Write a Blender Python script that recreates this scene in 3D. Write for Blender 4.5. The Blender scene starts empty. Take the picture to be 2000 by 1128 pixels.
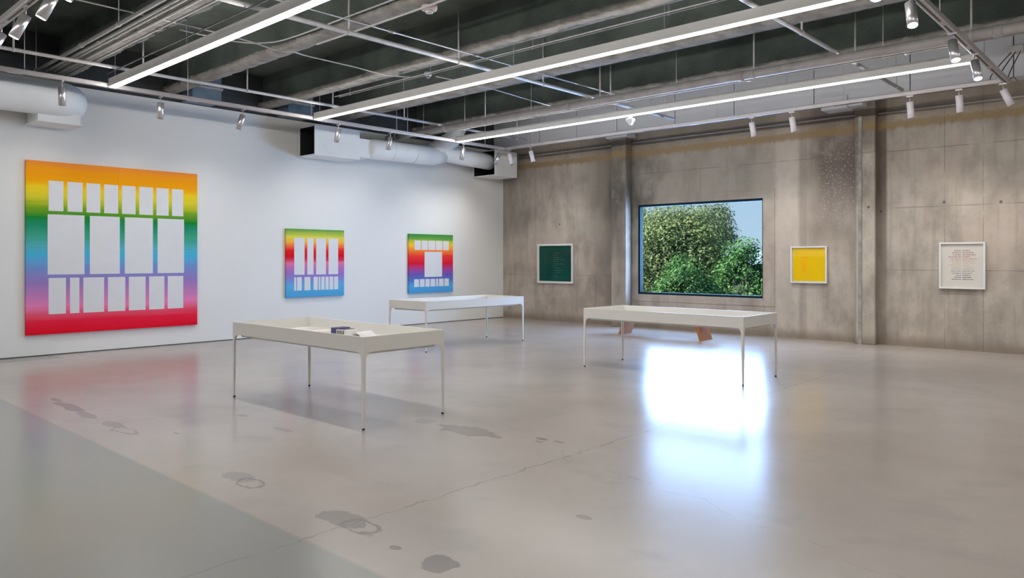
import bpy, bmesh, math, random
from mathutils import Vector, Matrix, noise
R = random.Random(7)
PI = math.pi
S = bpy.context.scene
COL = S.collection

# ------------------------------------------------------------------ camera
cam_d = bpy.data.cameras.new('camera'); cam = bpy.data.objects.new('camera', cam_d); COL.objects.link(cam)
cam.location = (14.11, -15.01, 1.6); cam.rotation_euler = (math.radians(90), 0, math.radians(42.55))
cam_d.sensor_width = 36; cam_d.lens = 1455 * 36 / 2000; cam_d.shift_y = -58 / 2000
cam_d.clip_start = 0.05; cam_d.clip_end = 2000
S.camera = cam
# ------------------------------------------------------------------ view, sky, sun, daylight
S.view_settings.view_transform = 'Standard'; S.view_settings.look = 'None'
S.view_settings.gamma = 1; S.view_settings.use_curve_mapping = False; S.view_settings.exposure = 0.0
W = bpy.data.worlds.new('sky'); S.world = W; W.use_nodes = True
wn = W.node_tree.nodes; wl = W.node_tree.links
bg = wn['Background']
tc = wn.new('ShaderNodeTexCoord'); sx = wn.new('ShaderNodeSeparateXYZ'); cr = wn.new('ShaderNodeValToRGB')
wl.new(tc.outputs['Generated'], sx.inputs[0]); wl.new(sx.outputs['Z'], cr.inputs[0])
cr.color_ramp.elements[0].position = 0.0; cr.color_ramp.elements[0].color = (.50, .70, .88, 1)
cr.color_ramp.elements[1].position = 0.5; cr.color_ramp.elements[1].color = (.22, .46, .86, 1)
wl.new(cr.outputs[0], bg.inputs[0]); bg.inputs[1].default_value = 0.95

def lamp(name, kind, loc, rot, energy, color, parent=None, **kw):
    d = bpy.data.lights.new(name, kind); d.energy = energy; d.color = color
    for k, v in kw.items(): setattr(d, k, v)
    o = bpy.data.objects.new(name, d); COL.objects.link(o); o.location = loc; o.rotation_euler = rot
    if parent: o.parent = parent
    return o
lamp('sun', 'SUN', (0, 0, 30), (math.radians(44), 0, math.radians(-52)), 11.5, (1, .95, .86), angle=0.01)
# daylight through the big window
lamp('window_daylight', 'AREA', (5.92, 0.50, 1.86), (math.radians(-90), 0, 0), 560, (.34, .56, 1.0), shape='RECTANGLE', size=3.1, size_y=2.1)
# ceiling light strips: opal underside shines down; side lamps added to brighten the ceiling
LED = (1.0, .98, .955)
STRIP_W, SIDE_W = 82, 46         # power of each suspended linear light, downwards and to each side
WL, WB = 52, 100                   # track spotlights washing the white and the concrete wall
def strip_lamps(L, loc, parent=None):
    x, y, z = loc
    lamp('strip_lamp', 'AREA', (x, y, z - .006), (0, 0, 0), STRIP_W * L / 10.4, LED, parent, shape='RECTANGLE', size=L - .05, size_y=.09, spread=math.radians(140))
    for s in (-1, 1):
        lamp('strip_lamp', 'AREA', (x, y + s * .056, z + .004), (s * math.radians(90), 0, 0), SIDE_W * L / 10.4, LED, parent, shape='RECTANGLE', size=L - .05, size_y=.03)
# the same strips go on behind and beside the camera
for (x, y, L) in ((6.7, -14.5, 10.4), (6.7, -18.2, 10.4), (18.0, -3.2, 9), (18.0, -6.9, 9), (18.0, -10.6, 9), (18.0, -14.5, 9), (18.0, -18.2, 9)):
    strip_lamps(L, (x, y, 4.3))

# ------------------------------------------------------------------ materials
def new_mat(name):
    m = bpy.data.materials.new(name); m.use_nodes = True
    return m, m.node_tree.nodes, m.node_tree.links, m.node_tree.nodes['Principled BSDF']
def N(ns, t, **kw):
    n = ns.new(t)
    for k, v in kw.items(): setattr(n, k, v)
    return n
def mat(name, c, rough=.5, metal=0, var=.06, scale=6, bump=0, bscale=60, spec=.5, coat=0, emit=None, estr=0):
    m, ns, ls, p = new_mat(name)
    t = N(ns, 'ShaderNodeTexCoord'); no = N(ns, 'ShaderNodeTexNoise'); no.inputs['Scale'].default_value = scale; no.inputs['Detail'].default_value = 5
    ls.new(t.outputs['Object'], no.inputs['Vector'])
    r = N(ns, 'ShaderNodeValToRGB')
    r.color_ramp.elements[0].position = .3; r.color_ramp.elements[0].color = tuple(max(0, x * (1 - var)) for x in c) + (1,)
    r.color_ramp.elements[1].position = .7; r.color_ramp.elements[1].color = tuple(min(1, x * (1 + var)) for x in c) + (1,)
    ls.new(no.outputs['Fac'], r.inputs[0]); ls.new(r.outputs[0], p.inputs['Base Color'])
    p.inputs['Roughness'].default_value = rough; p.inputs['Metallic'].default_value = metal
    p.inputs['Specular IOR Level'].default_value = spec; p.inputs['Coat Weight'].default_value = coat
    if bump:
        n2 = N(ns, 'ShaderNodeTexNoise'); n2.inputs['Scale'].default_value = bscale; n2.inputs['Detail'].default_value = 6
        b = N(ns, 'ShaderNodeBump'); b.inputs['Strength'].default_value = bump; b.inputs['Distance'].default_value = .02
        ls.new(t.outputs['Object'], n2.inputs['Vector']); ls.new(n2.outputs['Fac'], b.inputs['Height']); ls.new(b.outputs[0], p.inputs['Normal'])
    if emit:
        p.inputs['Emission Color'].default_value = emit + (1,); p.inputs['Emission Strength'].default_value = estr
    return m

class G:
    """small node-graph calculator for world-position masks"""
    def __init__(s, m, ns, ls):
        s.ns, s.ls = ns, ls
        g = ns.new('ShaderNodeNewGeometry'); s.pos = g.outputs['Position']
        x = ns.new('ShaderNodeSeparateXYZ'); ls.new(s.pos, x.inputs[0]); s.x, s.y, s.z = x.outputs
    def put(s, sock, v):
        if isinstance(v, (int, float)): sock.default_value = v
        elif isinstance(v, tuple): sock.default_value = v if len(v) == 4 else v + (1,)
        else: s.ls.new(v, sock)
    def m(s, op, a, b=0.0, c=0.0):
        n = s.ns.new('ShaderNodeMath'); n.operation = op
        for i, v in enumerate((a, b, c)): s.put(n.inputs[i], v)
        return n.outputs[0]
    def step(s, v, a, b):       # 0 at a, 1 at b, smooth
        n = s.ns.new('ShaderNodeMapRange'); n.interpolation_type = 'SMOOTHSTEP'
        s.put(n.inputs[0], v); n.inputs[1].default_value = a; n.inputs[2].default_value = b
        n.inputs[3].default_value = 0; n.inputs[4].default_value = 1
        if a > b: n.inputs[1].default_value, n.inputs[2].default_value = b, a; n.inputs[3].default_value, n.inputs[4].default_value = 1, 0
        return n.outputs[0]
    def band(s, v, a, b, soft): # 1 between a and b
        return s.m('MULTIPLY', s.step(v, a - soft, a + soft), s.step(v, b + soft, b - soft))
    def noise(s, scale, detail=5, sc=(1, 1, 1), rough=.55):
        mp = s.ns.new('ShaderNodeMapping'); s.ls.new(s.pos, mp.inputs[0]); mp.inputs['Scale'].default_value = sc
        n = s.ns.new('ShaderNodeTexNoise'); n.inputs['Scale'].default_value = scale; n.inputs['Detail'].default_value = detail; n.inputs['Roughness'].default_value = rough
        s.ls.new(mp.outputs[0], n.inputs['Vector']); return n.outputs['Fac']
    def mix(s, fac, a, b, mode='MIX'):
        n = s.ns.new('ShaderNodeMix'); n.data_type = 'RGBA'; n.blend_type = mode; n.clamp_factor = True
        s.put(n.inputs[0], fac); s.put(n.inputs[6], a); s.put(n.inputs[7], b); return n.outputs[2]
    def ramp(s, v, stops):
        n = s.ns.new('ShaderNodeValToRGB'); e = n.color_ramp.elements
        while len(e) < len(stops): e.new(.5)
        for i, (p, c) in enumerate(stops): e[i].position = p; e[i].color = c + (1,)
        s.put(n.inputs[0], v); return n.outputs[0]

def concrete_wall():
    m, ns, ls, p = new_mat('cast_concrete'); g = G(m, ns, ls)
    big = g.noise(.55, 6); mid = g.noise(2.2, 7, (1, 1, .55)); streak = g.noise(3.0, 6, (2.4, 2.4, .16)); fine = g.noise(38, 5)
    c = g.ramp(mid, [(.28, (.26, .23, .20)), (.5, (.41, .37, .325)), (.74, (.54, .49, .44))])
    c = g.mix(g.m('MULTIPLY', g.step(big, .42, .66), .5), c, (.47, .385, .33))
    c = g.mix(g.m('MULTIPLY', g.step(streak, .50, .72), .34), c, (.20, .185, .165))
    c = g.mix(g.m('MULTIPLY', g.step(fine, .55, .75), .22), c, (.24, .22, .20))
    # pale newer pour right of the window
    c = g.mix(g.m('MULTIPLY', g.band(g.x, 7.72, 8.19, .04), .40), c, (.60, .56, .51))
    # greyer recess above the window
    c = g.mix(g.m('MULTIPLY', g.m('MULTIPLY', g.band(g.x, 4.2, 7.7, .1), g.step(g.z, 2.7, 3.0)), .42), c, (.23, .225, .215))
    # water staining beside the first pilaster
    w = g.m('ADD', g.x, g.m('MULTIPLY', g.m('SUBTRACT', mid, .5), 1.8))
    a = g.m('MULTIPLY', g.band(w, 3.2, 4.5, .6), g.m('ADD', .25, g.m('MULTIPLY', g.step(g.z, .6, 3.4), .75)))
    c = g.mix(g.m('MULTIPLY', a, .90), c, (.085, .078, .067))
    a = g.m('MULTIPLY', g.band(w, 3.1, 3.75, .25), g.band(g.z, .4, 1.9, .4))
    c = g.mix(g.m('MULTIPLY', a, .5), c, (.12, .105, .095))
    # greyer tone at the corner end, upper part
    a = g.m('MULTIPLY', g.step(w, 1.5, .3), g.band(g.z, 2.1, 4.0, .5))
    c = g.mix(g.m('MULTIPLY', a, .4), c, (.20, .19, .16))
    # purple-brown patch with pale specks
    a = g.m('MULTIPLY', g.band(g.m('ADD', g.x, g.m('MULTIPLY', g.m('SUBTRACT', mid, .5), 1.2)), 8.45, 9.6, .30), g.step(g.m('ADD', g.z, g.m('MULTIPLY', g.m('SUBTRACT', big, .5), 1.5)), 1.7, 3.5))
    c = g.mix(g.m('MULTIPLY', a, .88), c, (.120, .094, .084))
    a = g.m('MULTIPLY', g.band(g.x, 8.4, 9.3, .2), g.band(g.m('ADD', g.z, g.m('MULTIPLY', g.m('SUBTRACT', mid, .5), .8)), 1.9, 2.3, .25))
    c = g.mix(g.m('MULTIPLY', a, .38), c, (.17, .14, .12))
    blot = g.noise(1.15, 7, (1, 1, .8), .68)
    c = g.mix(g.m('MULTIPLY', g.step(blot, .50, .66), .34), c, (.21, .178, .152))
    c = g.mix(g.m('MULTIPLY', g.step(blot, .46, .34), .26), c, (.56, .52, .46))
    green = g.noise(.8, 5, (1, 1, 1.4))
    c = g.mix(g.m('MULTIPLY', g.step(green, .54, .68), .25), c, (.30, .31, .25))
    pit = g.noise(85, 2)
    c = g.mix(g.m('MULTIPLY', g.step(pit, .62, .70), .35), c, (.12, .105, .09))
    sp = g.noise(26, 2); c = g.mix(g.m('MULTIPLY', g.m('MULTIPLY', g.step(sp, .57, .64), g.band(g.x, 8.6, 9.45, .2)), g.m('MULTIPLY', g.band(g.z, 2.3, 3.9, .4), .65)), c, (.44, .40, .37))
    # brown stripe in the angle of the second pilaster, stronger higher up
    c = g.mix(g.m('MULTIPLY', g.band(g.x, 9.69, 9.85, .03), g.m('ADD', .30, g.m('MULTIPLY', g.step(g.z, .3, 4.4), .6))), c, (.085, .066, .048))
    c = g.mix(g.m('MULTIPLY', g.band(g.x, 9.30, 9.36, .02), .5), c, (.15, .135, .12))
    c = g.mix(g.m('MULTIPLY', g.band(g.x, 8.22, 8.36, .03), .35), c, (.20, .185, .17))
    # ochre tide mark and the darker strip above it
    zz = g.m('ADD', g.z, g.m('MULTIPLY', g.m('SUBTRACT', streak, .5), .18))
    c = g.mix(g.m('MULTIPLY', g.step(zz, 4.16, 4.24), .45), c, (.17, .135, .095))
    c = g.mix(g.m('MULTIPLY', g.band(zz, 4.02, 4.18, .045), .78), c, (.27, .17, .055))
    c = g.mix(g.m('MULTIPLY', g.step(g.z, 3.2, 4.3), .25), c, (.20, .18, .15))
    # damp foot of the wall
    c = g.mix(g.m('MULTIPLY', g.step(zz, .26, .03), .62), c, (.16, .125, .09))
    c = g.mix(1.0, c, (1.03, 1.0, .965), 'MULTIPLY')
    # formwork joints
    ln = 0.0
    right = g.step(g.x, 9.72, 9.75)
    for z0, sel in ((1.40, right), (2.55, right), (3.61, g.step(g.x, 4.2, 4.25)), (1.19, g.step(g.x, 3.8, 3.7))):
        ln = g.m('MAXIMUM', ln, g.m('MULTIPLY', g.band(g.z, z0 - .006, z0 + .006, .007), sel))
    for x0 in (10.81, 11.4, 12.6):
        ln = g.m('MAXIMUM', ln, g.m('MULTIPLY', g.band(g.x, x0 - .005, x0 + .005, .007), right))
    ln = g.m('MULTIPLY', ln, g.step(g.noise(1.6, 3), .36, .56))
    c = g.mix(g.m('MULTIPLY', ln, .6), c, (.14, .125, .11))
    # bolt holes
    for x0, z0 in ((10.80, 2.62), (11.66, 2.58), (9.75, 2.5), (9.58, 2.58), (2.0, 2.5)):
        d = g.m('SQRT', g.m('ADD', g.m('POWER', g.m('SUBTRACT', g.x, x0), 2), g.m('POWER', g.m('SUBTRACT', g.z, z0), 2)))
        c = g.mix(g.m('MULTIPLY', g.step(d, .035, .018), .75), c, (.07, .06, .05))
    ls.new(c, p.inputs['Base Color']); p.inputs['Roughness'].default_value = .82; p.inputs['Specular IOR Level'].default_value = .3
    b = ns.new('ShaderNodeBump'); b.inputs['Strength'].default_value = .35; b.inputs['Distance'].default_value = .02
    h = g.m('SUBTRACT', g.m('ADD', g.m('MULTIPLY', fine, .4), mid), g.m('MULTIPLY', ln, .7))
    ls.new(h, b.inputs['Height']); ls.new(b.outputs[0], p.inputs['Normal'])
    return m

def floor_mat():
    m, ns, ls, p = new_mat('polished_concrete'); g = G(m, ns, ls)
    big = g.noise(.32, 6); mid = g.noise(1.5, 6); fine = g.noise(45, 4); wob = g.noise(5, 4)
    c = g.ramp(big, [(.3, (.31, .268, .240)), (.5, (.365, .320, .288)), (.7, (.425, .377, .342))])
    c = g.mix(g.m('MULTIPLY', g.step(mid, .52, .70), .32), c, (.25, .228, .212))
    c = g.mix(g.m('MULTIPLY', g.step(fine, .60, .72), .12), c, (.2, .18, .17))
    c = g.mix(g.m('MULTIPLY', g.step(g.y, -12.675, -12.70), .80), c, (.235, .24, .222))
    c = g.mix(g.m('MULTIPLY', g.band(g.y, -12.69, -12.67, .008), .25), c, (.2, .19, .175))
    # saw joint and cracks
    cx = g.m('ADD', g.x, g.m('MULTIPLY', g.m('SUBTRACT', wob, .5), .16))
    c = g.mix(g.m('MULTIPLY', g.m('MULTIPLY', g.band(cx, 10.345, 10.357, .006), g.step(wob, .35, .5)), .55), c, (.16, .14, .13))
    cy = g.m('ADD', g.m('ADD', g.y, g.m('MULTIPLY', g.x, .28)), g.m('MULTIPLY', g.m('SUBTRACT', mid, .5), .8))
    c = g.mix(g.m('MULTIPLY', g.m('MULTIPLY', g.band(cy, -7.30, -7.29, .006), g.step(wob, .42, .56)), .35), c, (.2, .18, .165))
    # stains: x, y, half-length along x, half-width along y, kind (1 solid, 0 ring), strength
    st = [(4.55, -12.26, .16, .045, 1, .6), (5.12, -12.30, .42, .07, 1, .65), (5.72, -12.33, .28, .06, 1, .5), (6.35, -12.30, .20, .07, 1, .4), (6.72, -12.33, .24, .075, 0, .55),
          (8.93, -12.33, .17, .09, 1, .35), (9.12, -12.35, .15, .085, 0, .65), (10.22, -12.33, .20, .10, 1, .62), (10.42, -12.33, .17, .085, 0, .7), (10.83, -12.40, .045, .03, 1, .65),
          (11.17, -12.38, .115, .095, 1, .72), (9.10, -10.16, .36, .15, 1, .55), (8.50, -10.16, .12, .09, 1, .28), (9.81, -9.94, .07, .03, 1, .65), (9.99, -9.92, .06, .025, 1, .6), (9.86, -10.03, .04, .02, 1, .5),
          (10.55, -12.38, .06, .03, 1, .4), (6.9, -11.25, .10, .04, 1, .35), (7.2, -12.05, .05, .02, 1, .4), (7.8, -11.3, .14, .05, 1, .3), (6.2, -9.4, .2, .06, 1, .25), (9.2, -6.0, .22, .10, 1, .2), (11.3, -11.3, .06, .03, 1, .4)]
    dx = g.m('MULTIPLY', g.m('SUBTRACT', g.noise(7, 4), .5), 1.5)
    for (x0, y0, a, b, solid, k) in st:
        u = g.m('DIVIDE', g.m('SUBTRACT', g.x, x0), a); v = g.m('DIVIDE', g.m('SUBTRACT', g.y, y0), b)
        d = g.m('ADD', g.m('SQRT', g.m('ADD', g.m('MULTIPLY', u, u), g.m('MULTIPLY', v, v))), dx)
        f = g.step(d, 1.06, .94) if solid else g.band(d, .78, 1.0, .10)
        c = g.mix(g.m('MULTIPLY', f, k), c, (.155, .135, .122))
    # sealed floor box by the white wall
    c = g.mix(g.m('MULTIPLY', g.m('MULTIPLY', g.step(g.x, .56, .53), g.band(g.y, -13.2, -11.0, .02)), .6), c, (.17, .165, .155))
    ls.new(c, p.inputs['Base Color'])
    r = g.m('ADD', .165, g.m('MULTIPLY', mid, .12)); ls.new(r, p.inputs['Roughness'])
    p.inputs['Specular IOR Level'].default_value = .5
    b = ns.new('ShaderNodeBump'); b.inputs['Strength'].default_value = .05; b.inputs['Distance'].default_value = .01
    ls.new(mid, b.inputs['Height']); ls.new(b.outputs[0], p.inputs['Normal'])
    return m

def band_mat(name, h, stops):
    m, ns, ls, p = new_mat(name); t = N(ns, 'ShaderNodeTexCoord'); s = N(ns, 'ShaderNodeSeparateXYZ'); ls.new(t.outputs['Object'], s.inputs[0])
    mp = N(ns, 'ShaderNodeMapping'); mp.inputs['Scale'].default_value = (1, .6, 9); ls.new(t.outputs['Object'], mp.inputs[0])
    no = N(ns, 'ShaderNodeTexNoise'); no.inputs['Scale'].default_value = 1.3; no.inputs['Detail'].default_value = 4; ls.new(mp.outputs[0], no.inputs['Vector'])
    a = N(ns, 'ShaderNodeMath', operation='DIVIDE'); ls.new(s.outputs[2], a.inputs[0]); a.inputs[1].default_value = h
    b = N(ns, 'ShaderNodeMath', operation='MULTIPLY_ADD'); ls.new(no.outputs['Fac'], b.inputs[0]); b.inputs[1].default_value = .05; b.inputs[2].default_value = -.025
    d = N(ns, 'ShaderNodeMath', operation='ADD'); ls.new(a.outputs[0], d.inputs[0]); ls.new(b.outputs[0], d.inputs[1])
    r = N(ns, 'ShaderNodeValToRGB'); e = r.color_ramp.elements
    while len(e) < len(stops): e.new(.5)
    for i, (q, c) in enumerate(stops): e[i].position = q; e[i].color = c + (1,)
    ls.new(d.outputs[0], r.inputs[0]); ls.new(r.outputs[0], p.inputs['Base Color']); p.inputs['Roughness'].default_value = .75; p.inputs['Specular IOR Level'].default_value = .06
    return m

def glass_mat(name, tint=(1, 1, 1), refl=1.0):
    m, ns, ls, p = new_mat(name); ns.remove(p); out = ns['Material Output']
    t = N(ns, 'ShaderNodeBsdfTransparent'); t.inputs[0].default_value = tint + (1,)
    gl = N(ns, 'ShaderNodeBsdfGlossy'); gl.inputs['Roughness'].default_value = 0.0
    fr = N(ns, 'ShaderNodeFresnel'); fr.inputs[0].default_value = 1.45
    k = N(ns, 'ShaderNodeMath', operation='MULTIPLY'); k.inputs[1].default_value = refl; ls.new(fr.outputs[0], k.inputs[0])
    mx = N(ns, 'ShaderNodeMixShader'); ls.new(k.outputs[0], mx.inputs[0]); ls.new(t.outputs[0], mx.inputs[1]); ls.new(gl.outputs[0], mx.inputs[2]); ls.new(mx.outputs[0], out.inputs[0])
    return m

def leaf_mat(name, c1, c2, c3):
    m, ns, ls, p = new_mat(name); ge = N(ns, 'ShaderNodeNewGeometry'); r = N(ns, 'ShaderNodeValToRGB'); e = r.color_ramp.elements; e.new(.5)
    for i, c in enumerate((c1, c2, c3)): e[i].position = i * .5; e[i].color = c + (1,)
    ls.new(ge.outputs['Random Per Island'], r.inputs[0]); ls.new(r.outputs[0], p.inputs['Base Color']); p.inputs['Roughness'].default_value = .7; p.inputs['Specular IOR Level'].default_value = .15
    tr = N(ns, 'ShaderNodeBsdfTranslucent'); ls.new(r.outputs[0], tr.inputs[0]); mx = N(ns, 'ShaderNodeMixShader'); mx.inputs[0].default_value = .25
    ls.new(p.outputs[0], mx.inputs[1]); ls.new(tr.outputs[0], mx.inputs[2]); ls.new(mx.outputs[0], ns['Material Output'].inputs[0])
    return m

M = dict(
    white_wall=mat('white_paint', (.81, .80, .77), .6, var=.012, scale=.7, bump=.05, bscale=90),
    dark_wall=mat('dark_upper_wall', (.05, .055, .055), .85, var=.2, scale=3),
    plain_wall=mat('gallery_paint', (.72, .71, .70), .7, var=.02),
    slab=mat('dark_slab', (.125, .148, .128), .9, var=.35, scale=1.6, bump=.4, bscale=25),
    fireproof=mat('sprayed_fireproofing', (.285, .262, .235), .95, var=.30, scale=5, bump=.9, bscale=45),
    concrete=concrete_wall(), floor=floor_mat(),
    soffit=mat('white_soffit', (.56, .555, .575), .6, var=.03, scale=2),
    steel=mat('painted_grey_steel', (.50, .48, .47), .45, var=.12, scale=9),
    dark_steel=mat('dull_conduit', (.33, .32, .31), .5, var=.15, scale=9),
    pale_steel=mat('pale_conduit', (.50, .49, .48), .38, metal=.35, var=.12, scale=9),
    big_pipe=mat('warm_grey_pipe', (.43, .39, .37), .5, var=.14, scale=7),
    black=mat('black_plastic', (.012, .012, .012), .45),
    rail=mat('rail_aluminium', (.50, .46, .46), .35, metal=.55, var=.05),
    alu=mat('brushed_aluminium', (.62, .60, .61), .28, metal=.75, var=.05),
    spot_white=mat('white_spot_enamel', (.66, .62, .64), .4, var=.03),
    fixture=mat('fixture_enamel', (.86, .835, .80), .45, var=.02),
    diffuser=mat('lit_diffuser', (.9, .9, .9), .5, emit=(1, .98, .95), estr=5),
    lens=mat('lit_lens', (.9, .9, .9), .3, emit=(1, .97, .9), estr=24),
    duct=mat('duct_white', (.83, .835, .82), .5, var=.03, scale=3),
    duct_dark=mat('duct_inside', (.012, .013, .013), .8),
    table=mat('cream_powder_coat', (.735, .715, .67), .42, var=.015, scale=3),
    tray=mat('tray_lining', (.78, .755, .715), .6, var=.02, scale=3),
    foot=mat('black_rubber', (.02, .02, .02), .7),
    wood=mat('orange_wood', (.42, .17, .06), .42, var=.25, scale=4),
    frame_white=mat('white_frame', (.70, .69, .66), .45, var=.03),
    window_frame=mat('dark_teal_frame', (.008, .024, .032), .75, var=.1, spec=.12),
    pane=glass_mat('window_glass', (.97, .985, .98), .12), glazing=glass_mat('picture_glass', (1, 1, 1), .12),
    canvas_white=mat('block_white', (.74, .74, .755), .6, var=.015),
    paper=mat('paper', (.80, .77, .75), .8, var=.03), paper_pink=mat('paper_pink', (.78, .69, .66), .8, var=.03), ink=mat('ink', (.04, .04, .05), .6),
    purple=mat('purple_cover', (.06, .05, .16), .5),
    bark=mat('bark', (.13, .10, .075), .9, var=.3), ground=mat('outside_grass', (.08, .13, .05), .95, var=.4, scale=.5),
    leaf_core=mat('dark_leaf_shade', (.035, .065, .028), .9, var=.6, scale=5),
    hill=mat('hazy_blue_hill', (.22, .34, .42), 1, var=.1, scale=.02),
    sensor=mat('white_sensor_plastic', (.85, .85, .85), .4), detector=mat('pinkish_detector_plastic', (.62, .50, .46), .5),
)

# ------------------------------------------------------------------ mesh helpers
class MB:
    def __init__(s): s.v = []; s.f = []; s.sm = []
    def add(s, vs, fs, smooth=False):
        o = len(s.v); s.v += [tuple(v) for v in vs]; s.f += [tuple(i + o for i in f) for f in fs]; s.sm += [smooth] * len(fs); return s
    def box(s, a, b, mx=None):
        x0, y0, z0 = (min(a[i], b[i]) for i in range(3)); x1, y1, z1 = (max(a[i], b[i]) for i in range(3))
        vs = [Vector(p) for p in ((x0,y0,z0),(x1,y0,z0),(x1,y1,z0),(x0,y1,z0),(x0,y0,z1),(x1,y0,z1),(x1,y1,z1),(x0,y1,z1))]
        if mx: vs = [mx @ v for v in vs]
        return s.add(vs, [(0,3,2,1),(4,5,6,7),(0,1,5,4),(1,2,6,5),(2,3,7,6),(3,0,4,7)])
    def loft(s, rings, caps=True, smooth=True):
        n = len(rings[0]); vs = [p for r in rings for p in r]; fs = []
        for i in range(len(rings) - 1):
            for j in range(n):
                k = (j + 1) % n; fs.append((i*n+j, i*n+k, (i+1)*n+k, (i+1)*n+j))
        o = len(s.v); s.add(vs, fs, smooth)
        if caps:
            s.f.append(tuple(o + j for j in reversed(range(n)))); s.sm.append(False)
            s.f.append(tuple(o + (len(rings)-1)*n + j for j in range(n))); s.sm.append(False)
        return s
    def tube(s, pts, r, n=10, caps=True, smooth=True):
        pts = [Vector(p) for p in pts]; rs = r if isinstance(r, (list, tuple)) else [r] * len(pts)
        rings = []; up = None
        for i, p in enumerate(pts):
            t = (pts[min(i+1, len(pts)-1)] - pts[max(i-1, 0)]).normalized()
            if up is None: up = Vector((0, 0, 1)) if abs(t.z) < .9 else Vector((1, 0, 0))
            a = t.cross(up).normalized(); b = a.cross(t).normalized(); up = b
            rings.append([p + (a * math.cos(2*PI*k/n) + b * math.sin(2*PI*k/n)) * rs[i] for k in range(n)])
        return s.loft(rings, caps, smooth)
    def prism(s, poly, d):     # extrude closed polygon (3-D points) by vector d
        n = len(poly); poly = [Vector(p) for p in poly]; d = Vector(d)
        vs = poly + [p + d for p in poly]
        return s.add(vs, [tuple(reversed(range(n))), tuple(range(n, 2*n))] + [(i, (i+1) % n, n + (i+1) % n, n + i) for i in range(n)])
    def build(s, name, m, parent=None, bevel=0, **props):
        me = bpy.data.meshes.new(name); me.from_pydata(s.v, [], s.f); me.materials.append(m)
        me.polygons.foreach_set('use_smooth', s.sm); 
        bm = bmesh.new(); bm.from_mesh(me); bmesh.ops.recalc_face_normals(bm, faces=bm.faces); bm.to_mesh(me); bm.free()
        me.update(); o = bpy.data.objects.new(name, me); COL.objects.link(o)
        if parent: o.parent = parent
        if bevel:
            b = o.modifiers.new('bevel', 'BEVEL'); b.width = bevel; b.segments = 2; b.limit_method = 'ANGLE'
        for k, v in props.items(): o[k] = v
        return o
def thing(name, label, cat, loc=(0, 0, 0), rz=0, group=None):
    o = bpy.data.objects.new(name, None); COL.objects.link(o); o.location = loc; o.rotation_euler = (0, 0, rz); o.empty_display_size = .1
    o['label'] = label; o['category'] = cat
    if group: o['group'] = group
    return o
def struct(name, mb, m, label, parent=None, bevel=0):
    o = mb.build(name, m, parent, bevel)
    if not parent: o['kind'] = 'structure'; o['label'] = label
    return o
def kids(o): return [c for c in bpy.data.objects if c.parent == o]
def dup(root, loc, rz=None, label=None):
    r = root.copy(); COL.objects.link(r); r.location = loc
    if rz is not None: r.rotation_euler = (0, 0, rz)
    if label: r['label'] = label
    for ch in kids(root):
        c = ch.copy(); COL.objects.link(c); c.parent = r
        for gch in kids(ch):
            d = gch.copy(); COL.objects.link(d); d.parent = c
    return r

# ------------------------------------------------------------------ the shell
XR, YF, ZS = 23.5, -22.5, 5.35
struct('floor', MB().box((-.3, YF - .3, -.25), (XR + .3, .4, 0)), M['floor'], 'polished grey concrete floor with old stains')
struct('ceiling', MB().box((-.3, YF - .3, ZS), (XR + .3, .4, ZS + .25)), M['slab'], 'dark unfinished slab overhead')
struct('wall_left', MB().box((-.3, YF - .3, 0), (0, .4, 4.55)), M['white_wall'], 'smooth white painted gallery wall')
struct('trim_1', MB().box((-.3, YF - .3, 4.55), (-.02, .4, ZS)), M['dark_wall'], 'dark strip of wall above the white wall')
# concrete wall with its window opening
WX0, WX1, WZ0, WZ1 = 4.38, 7.45, .78, 2.88
wb = MB()
wb.box((0, 0, 0), (WX0, .14, ZS)).box((WX1, 0, 0), (XR + .3, .14, ZS)).box((WX0, 0, 0), (WX1, .14, WZ0)).box((WX0, 0, WZ1), (WX1, .14, ZS))
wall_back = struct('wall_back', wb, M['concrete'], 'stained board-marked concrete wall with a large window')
for n, (a, b) in enumerate([((3.80, -.26, 0), (4.21, 0, 4.62)), ((9.33, -.17, 0), (9.70, 0, 4.62))]):
    MB().box(a, b).build('pilaster', M['concrete'], wall_back, bevel=.012)
sr = [((WX0 - .15, -.012, WZ1), (7.70, .0, 3.06)), ((WX0 - .15, -.012, .62), (7.70, .0, WZ0)), ((WX1, -.012, WZ0), (7.70, 0, WZ1)), ((WX0 - .15, -.012, WZ0), (WX0, 0, WZ1))]
for a, b in sr: MB().box(a, b).build('window_surround', M['concrete'], wall_back, bevel=.004)
MB().tube([(.15, -.035, 4.36), (3.79, -.035, 4.36)], .016, 8).tube([(4.22, -.035, 4.36), (9.32, -.035, 4.36)], .016, 8).tube([(9.71, -.035, 4.33), (16, -.035, 4.33)], .016, 8).build('wall_conduit', M['steel'], wall_back)
MB().box((9.40, -.185, 0), (9.46, -.17, 4.3)).build('conduit_strip', mat('weathered_zinc', (.27, .265, .24), .7, var=.3, scale=6), wall_back)
struct('wall_right', MB().box((XR, YF, 0), (XR + .3, 0, ZS)), M['plain_wall'], 'plain side wall behind the viewer on the right')
struct('wall_front', MB().box((0, YF - .3, 0), (XR, YF, ZS)), M['plain_wall'], 'plain end wall behind the viewer')
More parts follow.
